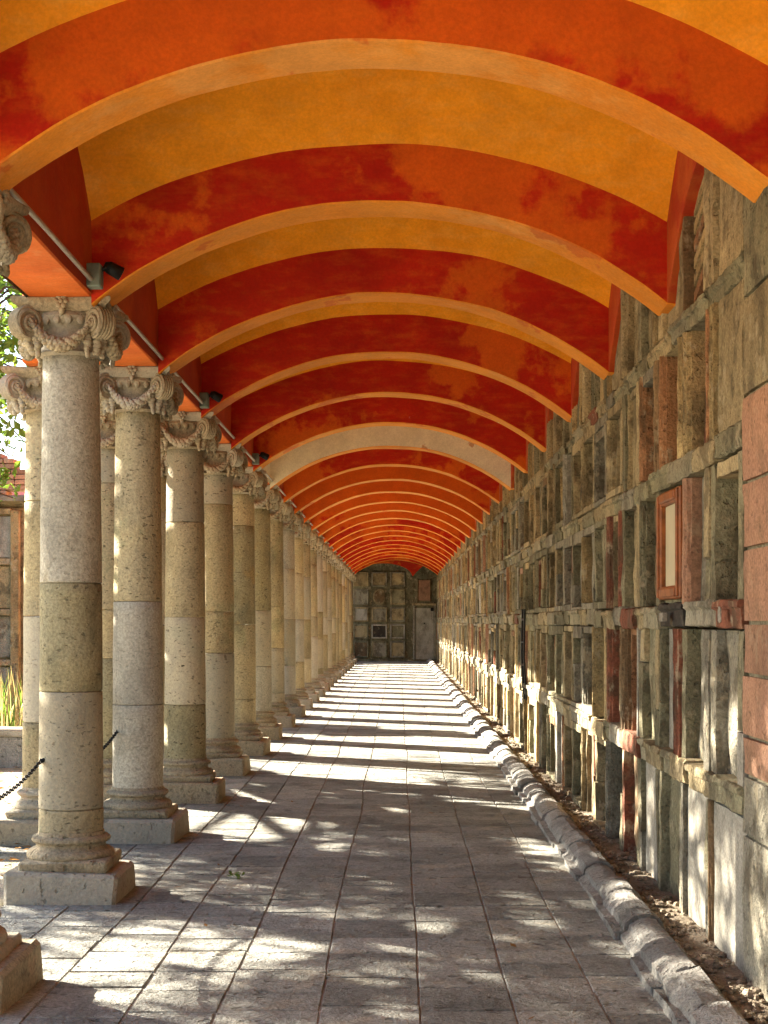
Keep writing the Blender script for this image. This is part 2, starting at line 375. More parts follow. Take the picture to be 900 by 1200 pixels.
# kerb of re-used moulding stones
kerb = empty('kerb', (1.15, 0, 0)); tag(kerb, kind='structure')
P1 = [(1.012, -.05), (1.012, .038), (1.045, .042), (1.048, .066), (1.062, .090), (1.09, .112), (1.125, .124), (1.16, .116), (1.185, .088), (1.20, .05), (1.205, -.05)]
P2 = [(1.00, -.05), (1.004, .045), (1.04, .05), (1.042, .085), (1.08, .118), (1.12, .13), (1.15, .128), (1.18, .10), (1.195, .06), (1.20, .03), (1.205, -.05)]
P3 = [(1.02, -.05), (1.02, .03), (1.05, .05), (1.055, .078), (1.09, .104), (1.12, .112), (1.155, .10), (1.175, .075), (1.18, .055), (1.195, .045), (1.20, -.05)]
P1, P2, P3 = [[(1.012 + (a - 1.012) * 1.22, b) for a, b in p] for p in (P1, P2, P3)]
y = -4.; kr = MB(); nk = 0
while y < YEND - .2:
    l = rnd.uniform(.30, .58); p = rnd.choice([P1, P1, P2, P3]); dx = rnd.uniform(-.008, .008); dz = rnd.uniform(-.010, .004)
    rough = .013 if y + l < 6.3 and y > 5.2 else .004
    tgt = MB() if 5 < y and nk < 120 else kr
    q = [(a + dx, b + dz) for a, b in p]
    cx = sum(a for a, b in q) / len(q)
    # chamfered ends: slices shrink towards both ends
    o = len(tgt.v); nn = len(q); sl_ = [(0, .985), (.006, 1), (l * .33, 1), (l * .66, 1), (l - .008, 1), (l - .002, .985)]
    vs = []; fs = []
    for t, sc in sl_:
        for a, b in q: vs.append((cx + (a - cx) * sc + rnd.uniform(-rough, rough), y + t, (b if b < 0 else b * sc) + (rnd.uniform(-rough, rough) if b > 0 else 0)))
    for j in range(len(sl_) - 1):
        for i in range(nn - 1): fs.append((j * nn + i, j * nn + i + 1, (j + 1) * nn + i + 1, (j + 1) * nn + i))
    fs.append(tuple(range(nn))); fs.append(tuple((len(sl_) - 1) * nn + i for i in range(nn))[::-1])
    tgt.add(vs, fs, 0, rnd.random())
    if tgt is not kr:
        o = tgt.build('kerb_stone', M['kerb']); autosmooth(o.data, 24); o.parent = kerb; o.location = (-1.15, 0, 0); nk += 1
    y += l
o = kr.build('kerb_stones_beyond', M['kerb'], kerb, loc=(-1.15, 0, 0)); tag(o, kind='stuff')

# ------------------------------------------------------------------ vaulted roof
roof = empty('vaulted_roof', (XL, A1, BEAMZ)); tag(roof, 'vaulted gallery roof of red arches with orange and ochre bays', 'roof')
RL = Vector((-XL, -A1, -BEAMZ))
def rpart(mb, name, mats, smooth=False, label=None):
    o = mb.build(name, mats, roof, smooth, loc=RL)
    if label: o['label'] = label
    return o
NS = 56
TINT = {1: .22, 2: .05, 3: .03, 4: .02, 5: .04, 6: .05, 8: .12, 9: .7, 10: .9, 11: .9, 12: .8, 13: .6, 14: .4, 15: .25, 16: .25}
def arch(n):
    y0 = A1 + BAY * (n - 1); y1 = y0 + AT; t = TINT.get(n, .2)
    f = MB(); vs = []; fs = []; ms = []
    xs = [XL - .0 + (XR + .35 - XL) * i / NS for i in range(NS + 1)]
    for (yy, sgn) in ((y0, 1), (y1, -1)):
        for x in xs:
            w1 = .010 * nz(x, yy, 1, 1.7) + .003 * nz(x, yy, 4, 9); w2 = .012 * nz(x, yy, 9, 1.3) + .003 * nz(x, yy, 2, 8)
            zi = z_int(min(x, XR)) + w1; zt = max(z_vault(min(x, XR)), z_int(x)) + .03
            wy = .006 * nz(x, yy, 5, 2)
            c = .008
            vs += [(x, yy + wy + sgn * c, zi), (x, yy + wy, zi + c), (x, yy + wy + w2 * .3, zt), (x, (y0 + y1) / 2, zt + .5)]
    N = NS + 1
    for k in (0, 1):
        o = k * N * 4
        for i in range(NS):
            a = o + i * 4; b = a + 4
            for q in range(3): fs.append((a + q, b + q, b + q + 1, a + q + 1)); ms.append(0 if q else 1)
    for i in range(NS):
        a = i * 4; b = N * 4 + i * 4; fs.append((a, a + 4, b + 4, b)); ms.append(1)
    f.add(vs, fs, 0, t); f.m = ms
    mats = [M['cream'], M['soffit']] if n == 7 else [M['red'], M['soffit']]
    return rpart(f, 'arch', mats, label='cream unpainted arch' if n == 7 else None)
NA0, NA1 = -2, 23
for n in range(NA0, NA1 + 1): arch(n)
def bay(n):
    """bay between arch n and n+1"""
    y0 = A1 + BAY * (n - 1) + AT - .004; y1 = A1 + BAY * n + .004
    v = MB(); vs = []; fs = []; nx, ny = 36, 18; xs = [XL - .05 + (XR + .35 - XL) * i / nx for i in range(nx + 1)]
    for j in range(ny + 1):
        y = y0 + (y1 - y0) * j / ny
        for x in xs: vs.append((x, y, z_vault(x) + g_rise(y, y0, y1) + .012 * nz(x, y, 0, 1.6)))
    for j in range(ny):
        for i in range(nx): a = j * (nx + 1) + i; fs.append((a, a + 1, a + nx + 2, a + nx + 1))
    v.add(vs, fs); rpart(v, 'vault_bay', M['vault'], True)
    # left side wall above the beam and right lunette border
    s = MB(); vs = []; fs = []
    for j in range(ny + 1):
        y = y0 + (y1 - y0) * j / ny; zt = z_vault(XL) + g_rise(y, y0, y1) + .02
        for q in range(7): z = BEAMZ + (zt - BEAMZ) * q / 6; vs.append((XL + .012 * nz(0, y, z, 1.4), y, z))
    for j in range(ny):
        for q in range(6): a = j * 7 + q; fs.append((a, a + 1, a + 8, a + 7))
    s.add(vs, fs, 0, .15); rpart(s, 'side_wall', M['cream'] if n == 6 else M['sidered'], True)
    s = MB(); vs = []; fs = []
    for j in range(ny + 1):
        y = y0 + (y1 - y0) * j / ny; g = g_rise(y, y0, y1); zt = z_vault(XR) + g + .03; zb = z_int(XR) + .01 + g * 1.0 + .008 * nz(1, y, 2, 5)
        x0 = XR - .012 + .006 * nz(1, y, 0, 2); vs += [(XR + .05, y, zb), (x0 + .004, y, zb), (x0, y, zb + .006), (x0, y, zt)]
    for j in range(ny):
        for q in range(3): a = j * 4 + q; fs.append((a, a + 1, a + 5, a + 4))
    s.add(vs, fs, 0, .15); rpart(s, 'lunette_border', M['sidered'])
for n in range(NA0, NA1): bay(n)
# beam over the columns, outer moulding, roof deck
b = MB(); yb0 = A1 + BAY * (NA0 - 1); 
YW = COLY + BAY - .36; XN = -1.95
b.box(XN, XL - .006, yb0, YW - .002, BEAMZ, 4.72, ch=.012); rpart(b, 'beam', M['beam'])
b = MB(); b.box(XOUT, XL - .006, YW, YEND, BEAMZ + .003, 4.72, ch=.012); rpart(b, 'beam', M['beam'])
b = MB(); b.prism([(XOUT - .05, BEAMZ + .30), (XOUT - .04, BEAMZ + .22), (XOUT + .002, BEAMZ + .16), (XOUT + .002, BEAMZ + .4), (XOUT - .05, BEAMZ + .4)], YW + .5, YEND, 'y'); rpart(b, 'outer_cornice', M['mortar'])
b = MB(); b.prism([(XN - .16, BEAMZ + .42), (XN - .12, BEAMZ + .30), (XN - .05, BEAMZ + .22), (XN - .05, BEAMZ + .08), (XN + .002, BEAMZ - .01), (XN + .002, BEAMZ + .5), (XN - .16, BEAMZ + .5)], yb0, YW - .01, 'y'); rpart(b, 'outer_cornice', M['mortar'])
b = MB(); b.box(XN - .02, 2.3, yb0, YW - .004, 4.725, 4.9, ch=.01); rpart(b, 'roof_deck', M['roofgrey']); b = MB(); b.box(XOUT - .02, 2.3, YW, YEND + .6, 4.725, 4.9, ch=.01); rpart(b, 'roof_deck', M['roofgrey'])

# ------------------------------------------------------------------ columns
PL_H = .165
def mk_plinth(seed):
    m = MB(); m.box(-.30, .30, -.30, .30, -.05, PL_H, ch=.018, jit=.012, seed=seed)
    me = m.mesh('plinth', M['plinth']); 
    bm = bmesh.new(); bm.from_mesh(me); bmesh.ops.subdivide_edges(bm, edges=bm.edges, cuts=2, use_grid_fill=True)
    for v in bm.verts: v.co += Vector((nz(v.co.x + seed, v.co.y, v.co.z, 6), nz(v.co.x, v.co.y + seed, v.co.z, 6), nz(v.co.x, v.co.y, v.co.z + seed, 6))) * .009
    bm.to_mesh(me); bm.free(); return autosmooth(me, 30)
def mk_base(seed):
    m = MB(); m.box(-.235, .235, -.235, .235, PL_H - .01, PL_H + .055, ch=.012, jit=.008, seed=seed + 50)
    z = PL_H + .045
    prof = [(.215, z), (.232, z + .012), (.236, z + .028), (.23, z + .045), (.215, z + .056), (.196, z + .062), (.186, z + .075), (.188, z + .088), (.204, z + .094), (.212, z + .105), (.21, z + .118), (.198, z + .127), (.180, z + .131), (.176, z + .15)]
    m.lathe(prof, 40, wob=.006, seed=seed); return autosmooth(m.mesh('base', M['plinth']), 42)
Z0 = PL_H + .188; Z1 = 2.905
def rad(z): t = (z - Z0) / (Z1 - Z0); return .172 - .022 * t - .004 * math.sin(math.pi * t) * -1
def mk_drum(za, zb, seed, mat='column'):
    m = MB(); c = .006; prof = [(rad(za) - c, za + .001), (rad(za), za + c)]
    k = 10
    for i in range(1, k): z = za + c + (zb - za - 2 * c) * i / k; prof.append((rad(z), z))
    prof += [(rad(zb), zb - c), (rad(zb) - c, zb - .001)]
    m.lathe(prof, 40, wob=.0035, seed=seed); return autosmooth(m.mesh('drum', M[mat]), 50)
CUTS = [[Z0, .48, 1.11, 1.69, Z1], [Z0, .92, 1.62, Z1], [Z0, .80, 1.52, 2.3, Z1], [Z0, 1.18, 1.58, 2.62, Z1], [Z0, .62, 1.45, 2.55, Z1]]
DR = [[[mk_drum(a, b_, i * 7 + j * 3.3, q) for q in ('column', 'column_grey', 'column_dark')] for j, (a, b_) in enumerate(zip(c, c[1:]))] for i, c in enumerate(CUTS)]
PLM = [mk_plinth(i * 3 + 1) for i in range(4)]; BSM = [mk_base(i * 4 + 2) for i in range(3)]
# capital: bell, egg moulding, abacus, corner volutes, garlands, tassels, rosettes (z from 0 at shaft top)
def cap_meshes(seed):
    rn = random.Random(seed); D = {}
    m = MB(); m.lathe([(.152, -.005), (.166, .004), (.170, .014), (.160, .024), (.156, .03), (.158, .10), (.166, .15), (.20, .175), (.215, .195), (.205, .215), (.19, .225)], 36, wob=.004, seed=seed)
    for i in range(20):
        a = 2 * math.pi * (i + .5) / 20; m.ball((.198 * math.cos(a), .198 * math.sin(a), .178), (.022, .022, .03), 7, 5, rnd=rn, jit=.06)
    D['capital'] = autosmooth(m.mesh('capital', M['capital']), 45)
    m = MB(); n = 10; pts = []
    for s in range(4):
        for i in range(n):
            t = -1 + 2 * i / n; q = .262 - .035 * (1 - t * t)
            p = Vector((t * .262, -q, 0)); p.rotate(Matrix.Rotation(s * math.pi / 2, 3, 'Z')); pts.append(p)
    vs = []; fs = []; rings = [(.84, .218), (.88, .228), (.90, .24), (.97, .25), (1.0, .262), (1.0, .282), (.97, .287)]
    for sc, z in rings:
        for p in pts: vs.append((p.x * sc + rn.uniform(-.003, .003), p.y * sc + rn.uniform(-.003, .003), z + rn.uniform(-.002, .002)))
    N = len(pts)
    for j in range(len(rings) - 1):
        for i in range(N): fs.append((j * N + i, j * N + (i + 1) % N, (j + 1) * N + (i + 1) % N, (j + 1) * N + i))
    fs.append(tuple(range(N))[::-1]); fs.append(tuple((len(rings) - 1) * N + i for i in range(N)))
    m.add(vs, fs); D['abacus'] = autosmooth(m.mesh('abacus', M['capital']), 35)
    # volute in its own frame: disc plane = (radial, z), axis = tangential; centred at diagonal distance .27
    m = MB(); cx, cz = .272, .155
    for sgn in (-1, 1):
        pr = []; rr = []
        for i in range(46):
            a = -.9 + i * .30; q = .078 * math.exp(-.125 * i * .30 * .9); pr.append((cx + q * math.cos(a), sgn * (.040 + .012 * (i / 46)), cz + q * math.sin(a))); rr.append(.0135 * (.45 + .55 * q / .078))
        m.tube(pr, rr, 7)
        m.ball((cx, sgn * .05, cz), (.016, .012, .016), 8, 6)
    body = []
    for i in range(24):
        a = 2 * math.pi * i / 24; body.append((cx + .078 * math.cos(a), cz + .078 * math.sin(a)))
    m.prism(body, -.040, .040, 'y', ny=1)
    for k in range(-2, 3):                                    # ridges over the scroll cushion
        m.tube([(cx + .080 * math.cos(a), k * .018, cz + .080 * math.sin(a)) for a in [x * .3 - 1.6 for x in range(12)]], .0095, 5)
    m.tube([(.15, 0, .212), (.20, 0, .226), (.26, 0, .233), (.30, 0, .215)], [.04, .045, .04, .025], 8)
    D['volute'] = autosmooth(m.mesh('volute', M['capital']), 50)
    # tassel of leaves hanging under a volute
    m = MB()
    for sgn in (-1, 1):
        for q in range(7):
            z = .085 - q * .016; wd = .019 + .006 * math.sin(q * .9); m.ball((.235 + rn.uniform(-.006, .006), sgn * .048 + rn.uniform(-.006, .006), z), (wd * 1.15, wd * 1.1, .019), 7, 5, jit=.12, rnd=rn)
    for q in range(5): m.ball((.262 - q * .006 + rn.uniform(-.004, .004), rn.uniform(-.008, .008), .075 - q * .018), (.024, .026, .02), 7, 5, jit=.15, rnd=rn)
    D['tassel'] = autosmooth(m.mesh('tassel', M['capital']), 60)
    # garland on the -y face
    m = MB()
    for i in range(27):
        t = -1 + 2 * i / 26; x = t * .165; sag = (1 - t * t); z = .165 - .135 * sag; yy = -.222 - .012 * sag
        rr = .020 + .016 * sag
        for q in range(4):
            a = q * 1.57 + i * .55
            m.ball((x + rn.uniform(-.004, .004), yy + rr * .55 * math.cos(a), z + rr * .55 * math.sin(a)), (rr * .62, rr * .62, rr * .62), 6, 5, jit=.15, rnd=rn)
    D['garland'] = autosmooth(m.mesh('garland', M['capital']), 60)
    m = MB()
    m.ball((0, -.24, .262), (.014, .014, .014), 8, 6)
    for q in range(6):
        a = q * math.pi / 3; m.ball((.024 * math.cos(a), -.236, .262 + .026 * math.sin(a)), (.016, .012, .016), 7, 5, jit=.08, rnd=rn)
    m.ball((0, -.224, .218), (.018, .018, .03), 7, 5, rnd=rn, jit=.1)
    D['rosette'] = autosmooth(m.mesh('rosette', M['capital']), 60)
    return D
CAPS = [cap_meshes(s) for s in (1, 2, 3)]
ORD = ['zeroth', 'first', 'second', 'third', 'fourth', 'fifth', 'sixth', 'seventh', 'eighth', 'ninth', 'tenth', 'eleventh', 'twelfth', 'thirteenth', 'fourteenth', 'fifteenth', 'sixteenth', 'seventeenth', 'eighteenth', 'nineteenth', 'twentieth', 'twenty-first', 'twenty-second', 'twenty-third', 'twenty-fourth']
def column(k, x, row):
    y = COLY + BAY * k; rn = random.Random(k * 31 + (7 if row else 0))
    c = empty('column', (x + rn.uniform(-.008, .008), y + rn.uniform(-.012, .012), 0)); c.rotation_euler.z = rn.uniform(-.025, .025)
    link('plinth', PLM[rn.randrange(4)], c, rz=rn.randrange(4) * math.pi / 2); link('base', BSM[rn.randrange(3)], c, rz=rn.randrange(4) * math.pi / 2)
    di = [1, 0, 1, 2, 3, 4][k + 1] if (not row and k < 5) else rn.randrange(5)
    for q, trio in enumerate(DR[di]):
        pick = rn.choice([0, 0, 0, 0, 0, 1, 2])
        if not row and k == 0: pick = [0, 0, 2, 1][q]
        if not row and k == 1: pick = [1, 1, 0][q]
        if not row and k == 2: pick = [2, 0, 0, 0][q]
        link('drum', trio[pick], c, rz=rn.uniform(0, 6.28))
    D = CAPS[rn.randrange(3)]; cp = link('capital', D['capital'], c, (0, 0, Z1))
    link('abacus', D['abacus'], cp)
    for q in range(4):
        link('volute', D['volute'], cp, rz=math.pi / 4 + q * math.pi / 2); link('tassel', D['tassel'], cp, rz=math.pi / 4 + q * math.pi / 2)
        link('garland', D['garland'], cp, rz=q * math.pi / 2); link('rosette', D['rosette'], cp, rz=q * math.pi / 2)
    return c
for k in range(-4, 22):
    c = column(k, XIN, 0)
    if k < -1: lab = 'stone column of the inner row outside the left picture edge'
    elif k == -1: lab = 'nearest inner stone column, cut by the left picture edge, plinth corner showing'
    elif k == 0: lab = 'large whole stone column nearest the viewer with garlanded capital and pitted lower drums'
    else: lab = 'pitted stone column of inner row, %s behind the nearest whole column' % ORD[k]
    tag(c, lab, 'column', 'inner row of gallery columns')
    if k < 1: continue
    c = column(k, XO, 1)
    if k == 1: lab = 'outer-row stone column partly hidden at the left of the nearest whole column'
    else: lab = 'outer-row stone column standing left of inner column %s from the nearest whole one' % ORD[k]
    tag(c, lab, 'column', 'outer row of gallery columns')

# ------------------------------------------------------------------ columbarium wall on the right
wall = empty('columbarium_wall', (XR, A1, 0)); tag(wall, 'long old columbarium wall of stacked stone niches with coloured pilasters on the right', 'wall')
WL = Vector((-XR, -A1, 0))
XB = 1.72                                           # back of the pieces
core = MB(); core.box(XB - .01, 2.35, -4, YEND + .5, -.3, 4.72, ch=.01); o = core.build('wall_core', M['mortar'], wall, loc=WL)
WK = list(W.keys()); WM = [W[k] for k in WK] + [M['mortar'], M['wood'], M['panel']]
WI = {k: i for i, k in enumerate(WK)}; WI['mortar'] = len(WK); WI['wood'] = len(WK) + 1; WI['panel'] = len(WK) + 2
far = {}; count = {}
wr = random.Random(77)
def wp(name, mb_, key, y):
    """one piece of the wall: own object while near, joined beyond"""
    lim = {'niche_slab': 120, 'jamb': 210, 'ledge_stone': 130, 'pilaster': 150, 'pier_block': 200, 'jamb_block': 200}.get(name, 90)
    count[name] = count.get(name, 0)
    if 5.4 < y < 22 and count[name] < lim:
        count[name] += 1
        o = mb_.build(name, WM[WI[key]], wall, loc=WL); return o
    fm = far.setdefault(name, MB()); off = len(fm.v)
    fm.v += mb_.v; fm.t += mb_.t; fm.f += [tuple(i + off for i in f) for f in mb_.f]; fm.m += [WI[key]] * len(mb_.f)
seedc = [100]
def piece(name, key, x0, x1, y0, y1, z0, z1, ch=.01, jit=.006):
    if name == 'jamb' and z1 - z0 < .8 and wr.random() < .4:
        zc = z0 + (z1 - z0) * wr.uniform(.3, .7); k2 = wr.choice([key, key, 'tan', 'green', 'ochre'])
        piece('jamb_block', key, x0, x1, y0, y1, z0, zc - .003); return piece('jamb_block', k2, x0 + wr.uniform(-.01, .012), x1, y0, y1, zc + .003, z1)
    if key not in ('wood', 'panel') and 5 < y0 < 18: return worn(name, key, x0, x1, y0, y1, z0, z1, .010 if key != 'marble' else .003, .008 if key != 'marble' else .004)
    seedc[0] += 1; m = MB(); m.box(x0, x1, y0, y1, z0, z1, ch, jit, seedc[0], tint=wr.random()); return wp(name, m, key, y0)
def worn(name, key, x0, x1, y0, y1, z0, z1, amp=.006, chip=.012):
    """block with an uneven face and chipped, rounded arrises"""
    seedc[0] += 1; s = seedc[0] * 1.37; ny = max(2, min(7, int((y1 - y0) / .055))); nz_ = max(2, min(9, int((z1 - z0) / .075)))
    vs = []; fs = []; cell = min(.35 * (y1 - y0), .35 * (z1 - z0), .03)
    def ch(y, z, k): return chip * max(0., noise.noise(Vector((s + k, y * 13, z * 13))) * 1.5 + .35)
    for j in range(nz_ + 1):
        for i in range(ny + 1):
            y = y0 + (y1 - y0) * i / ny; z = z0 + (z1 - z0) * j / nz_; x = x0 + amp * (noise.noise(Vector((s, y * 7, z * 5))) + .5 * noise.noise(Vector((s, y * 21, z * 17))))
            c = min(ch(y, z, 0), cell)
            if i == 0: y += c
            if i == ny: y -= c
            if j == 0: z += c * .6
            if j == nz_: z -= c * .6
            vs.append((x, y, z))
    for j in range(nz_):
        for i in range(ny): a = j * (ny + 1) + i; fs.append((a, a + 1, a + ny + 2, a + ny + 1))
    ring = [i for i in range(ny + 1)] + [(j + 1) * (ny + 1) - 1 for j in range(1, nz_ + 1)] + [nz_ * (ny + 1) + i for i in range(ny - 1, -1, -1)] + [j * (ny + 1) for j in range(nz_ - 1, 0, -1)]
    k = len(ring); pos = [(r_ % (ny + 1), r_ // (ny + 1)) for r_ in ring]; prev = ring
    for (xx, q) in ((x0 + .012, .35), (x0 + .05, 0), (x1, 0)):
        cur = []
        for (i, j) in pos:
            y = y0 + (y1 - y0) * i / ny; z = z0 + (z1 - z0) * j / nz_; c = min(ch(y, z, 0), cell) * q + (.004 * noise.noise(Vector((s, y * 9, z * 9 + xx * 9))) if q == 0 else 0)
            if i == 0: y += abs(c)
            if i == ny: y -= abs(c)
            cur.append(len(vs)); vs.append((min(xx, x1), y, z))
        for a in range(k): fs.append((prev[a], prev[(a + 1) % k], cur[(a + 1) % k], cur[a]))
        prev = cur
    m = MB(); m.add(vs, fs, 0, wr.random()); o = wp(name, m, key, y0)
    if o: autosmooth(o.data, 32)
    return o
def rough_piece(name, key, x0, x1, y0, y1, z0, z1, amp=.02):
    """weathered block: front face divided and pushed about"""
    seedc[0] += 1; m = MB(); ny, nz_ = (7, 9) if y0 < 15 else (3, 5); vs = []; fs = []
    s = seedc[0] * 1.7
    for j in range(nz_ + 1):
        for i in range(ny + 1):
            y = y0 + (y1 - y0) * i / ny; z = z0 + (z1 - z0) * j / nz_
            e = .5 if i in (0, ny) or j in (0, nz_) else 0
            vs.append((x0 + amp * (noise.noise(Vector((s, y * 6, z * 4))) + .35 * noise.noise(Vector((s, y * 19, z * 15))) + e), y, z))
    for j in range(nz_):
        for i in range(ny): a = j * (ny + 1) + i; fs.append((a, a + 1, a + ny + 2, a + ny + 1))
    o = len(vs); ring = [i for i in range(ny + 1)] + [(j + 1) * (ny + 1) - 1 for j in range(1, nz_ + 1)] + [nz_ * (ny + 1) + i for i in range(ny - 1, -1, -1)] + [j * (ny + 1) for j in range(nz_ - 1, 0, -1)]
    for r_ in ring: vs.append((x1, vs[r_][1], vs[r_][2]))
    k = len(ring)
    for i in range(k): fs.append((ring[i], ring[(i + 1) % k], o + (i + 1) % k, o + i))
    m.add(vs, fs, 0, wr.random()); o = wp(name, m, key, y0)
    if o: autosmooth(o.data, 40)
    return o
def pilaster(key, xf, y0, y1, z0, z1, kind=0):
    """moulded or fluted upright: profile (x,y) extruded upwards, with a cap and foot"""
    m = MB(); w_ = y1 - y0; t = wr.random()
    if kind == 0:
        pr = [(XB, y0), (xf + .03, y0), (xf + .03, y0 + .12 * w_), (xf + .012, y0 + .16 * w_), (xf + .012, y0 + .30 * w_), (xf, y0 + .36 * w_), (xf, y0 + .64 * w_), (xf + .012, y0 + .70 * w_), (xf + .012, y0 + .84 * w_), (xf + .03, y0 + .88 * w_), (xf + .03, y1), (XB, y1)]
    else:
        pr = [(XB, y0)]; nf = 4
        for i in range(nf):
            a = y0 + w_ * i / nf; d = w_ / nf
            pr += [(xf, a + d * .06), (xf, a + d * .28), (xf + .014, a + d * .42), (xf + .018, a + d * .62), (xf + .014, a + d * .82)]
        pr += [(xf, y1 - .002), (XB, y1)]
    m.prism(pr, z0 + .002, z1 - .002, 'z', tint=t, ny=9 if y0 < 14 else 2, jit=.0035, seed=seedc[0]); seedc[0] += 1
    return wp('pilaster', m, key, y0)
ROWS = [(.03, .68), (.80, 1.45), (1.57, 2.19), (2.30, 2.91), (3.0, 4.2)]
LEDGES = [(.68, .80), (1.45, 1.57), (2.19, 2.30), (2.91, 3.0)]
# near pier of large pink blocks
zs = [0.0, .62, .86, 1.02, 1.27, 1.48, 1.78, 2.05, 2.4, 2.8, 3.25, 3.7, 4.2]; ks = ['grey', 'grey', 'pink', 'pink', 'pink', 'pink', 'pink', 'pink', 'tan', 'green', 'tan', 'tan']
for i, k_ in enumerate(ks):
    rough_piece('pier_block', k_, 1.402, XB, 5.52, 6.195, zs[i] + .008, zs[i + 1] - .008, .01)
piece('pier_core', 'mortar', 1.425, XB - .002, 5.53, 6.19, 0, 4.2)
# ledges
SPEC = {(1, 0): ('red', 6.20, 6.72), (1, 1): ('grey', 6.74, 7.5), (1, 2): ('dark', 7.52, 8.2), (1, 4): ('red', 9.0, 9.5), (0, 3): ('red', 8.9, 9.6)}
for li, (z0, z1) in enumerate(LEDGES):
    fixed = sorted([(v[1], v[2], v[0]) for q, v in SPEC.items() if q[0] == li])
    y = -4.
    while y < YEND:
        l = wr.uniform(.30, .72); key = wr.choice(['green', 'green', 'green', 'grey', 'tan', 'mortar', 'tan'] + (['red'] if wr.random() < .25 else []))
        nf = [f for f in fixed if f[0] >= y - .001]
        if 5.5 <= y < 6.2: y = 6.2; continue
        if y < 5.5 < y + l: l = 5.5 - y
        if nf and y + l > nf[0][0] - .12:
            if nf[0][0] - y < .1: y, l, key = nf[0][0], nf[0][1] - nf[0][0], nf[0][2]; fixed.remove(nf[0])
            else: l = nf[0][0] - y
        if l > .03:
            xf = XR - wr.uniform(.008, .03) + (.012 if li > 1 else 0)
            seedc[0] += 1
            m = MB(); t = wr.random(); dz = wr.uniform(-.014, .014); a0, a1 = y + .004, y + l - .004
            # moulded nosing: lip on top, cove below
            pr = [(XB, z0 - .004 + dz), (xf + .024, z0 + dz), (xf + .018, z0 + .006 + dz), (xf + .014, z1 - .042 + dz), (xf + .002, z1 - .034 + dz), (xf, z1 - .026 + dz), (xf + .001, z1 - .007 + dz), (xf + .008, z1 + dz), (XB, z1 + .004 + dz)]
            if wr.random() < .45: pr = [(XB, z0 - .004 + dz), (xf + .012, z0 + dz), (xf + .004, z0 + .01 + dz), (xf, z0 + .05 + dz), (xf + .003, z1 - .012 + dz), (xf + .012, z1 + dz), (XB, z1 + .004 + dz)]
            m.prism(pr, a0, a1, 'y', tint=t, ny=8 if a0 < 14 else 3, jit=.0055, seed=seedc[0]); wp('ledge_stone', m, key, a0)
        y += l
# niches
PAL = ['tan', 'tan', 'tan', 'tan', 'ochre', 'ochre', 'ochre', 'ochre', 'green', 'green', 'grey', 'brown', 'orange', 'red', 'marble']
PALF = ['tan', 'ochre', 'ochre', 'tan', 'ochre', 'tan', 'green', 'brown', 'marble', 'orange', 'grey', 'brown', 'red', 'pink']
OV = {  # (row, cell): (style, slab, slab recess, near pilaster, far pilaster)
    (0, 0): ('slab', 'marble', .01, None, ('brown', 0, .05)), (0, 1): ('slab', 'marble', .02, ('grey', None, .07), ('grey', None, .06)),
    (0, 2): ('rough', 'green', .04, ('grey', None, .08), ('green', None, .09)), (0, 3): ('slab', 'marble', .03, ('green', None, .1), ('grey', None, .09)),
    (0, 4): ('rough', 'brown', .06, ('green', None, .1), ('red', None, .09)), (0, 5): ('slab', 'dark', .16, ('green', None, .1), ('grey', 0, .09)),
    (1, 0): ('rough', 'grey', .05, ('marble', None, .12), ('grey', None, .12)), (1, 1): ('rough', 'grey', .06, ('grey', None, .13), ('green', None, .12)),
    (1, 2): ('slab', 'marble', .05, ('red', 1, .17), ('green', None, .05)), (1, 3): ('rough', 'green', .04, ('green', None, .13), ('green', None, .13)),
    (1, 4): ('slab', 'brown', .09, ('marble', None, .06), ('brown', 0, .12)), (1, 5): ('slab', 'brown', .09, ('brown', 0, .1), ('red', 0, .12)),
    (2, 0): ('deep', 'brown', .13, ('green', None, .10), ('green', None, .12)), (2, 1): ('slab', 'grey', .07, ('green', None, .12), ('pink', 0, .15)),
    (2, 2): ('wood', 'panel', .05, None, None), (2, 3): ('rough', 'brown', .07, ('green', None, .1), ('green', 0, .12)),
    (2, 4): ('rough', 'tan', .06, ('tan', None, .1), ('green', None, .1)), (2, 5): ('slab', 'red', .05, ('red', 0, .13), ('red', 0, .14)),
    (3, 0): ('slab', 'tan', .015, ('tan', None, .08), ('ochre', 1, .11)), (3, 1): ('slab', 'red', .09, ('orange', 0, .09), ('ochre', 0, .13)),
    (3, 2): ('slab', 'green', .10, ('ochre', 0, .11), ('orange', 0, .13)), (3, 3): ('deep', 'dark', .24, ('brown', 0, .14), ('orange', 0, .12)),
    (3, 4): ('slab', 'tan', .05, ('tan', None, .12), ('green', None, .1)),
    (4, 0): ('slab', 'tan', .02, ('tan', None, .1), ('tan', None, .1)), (4, 1): ('lattice', 'ochre', .06, ('tan', None, .12), ('brown', None, .06)),
    (4, 2): ('slab', 'tan', .03, ('tan', None, .1), ('tan', None, .12)),
}
CW = .68
ncell = int((YEND - 6.2) / CW)
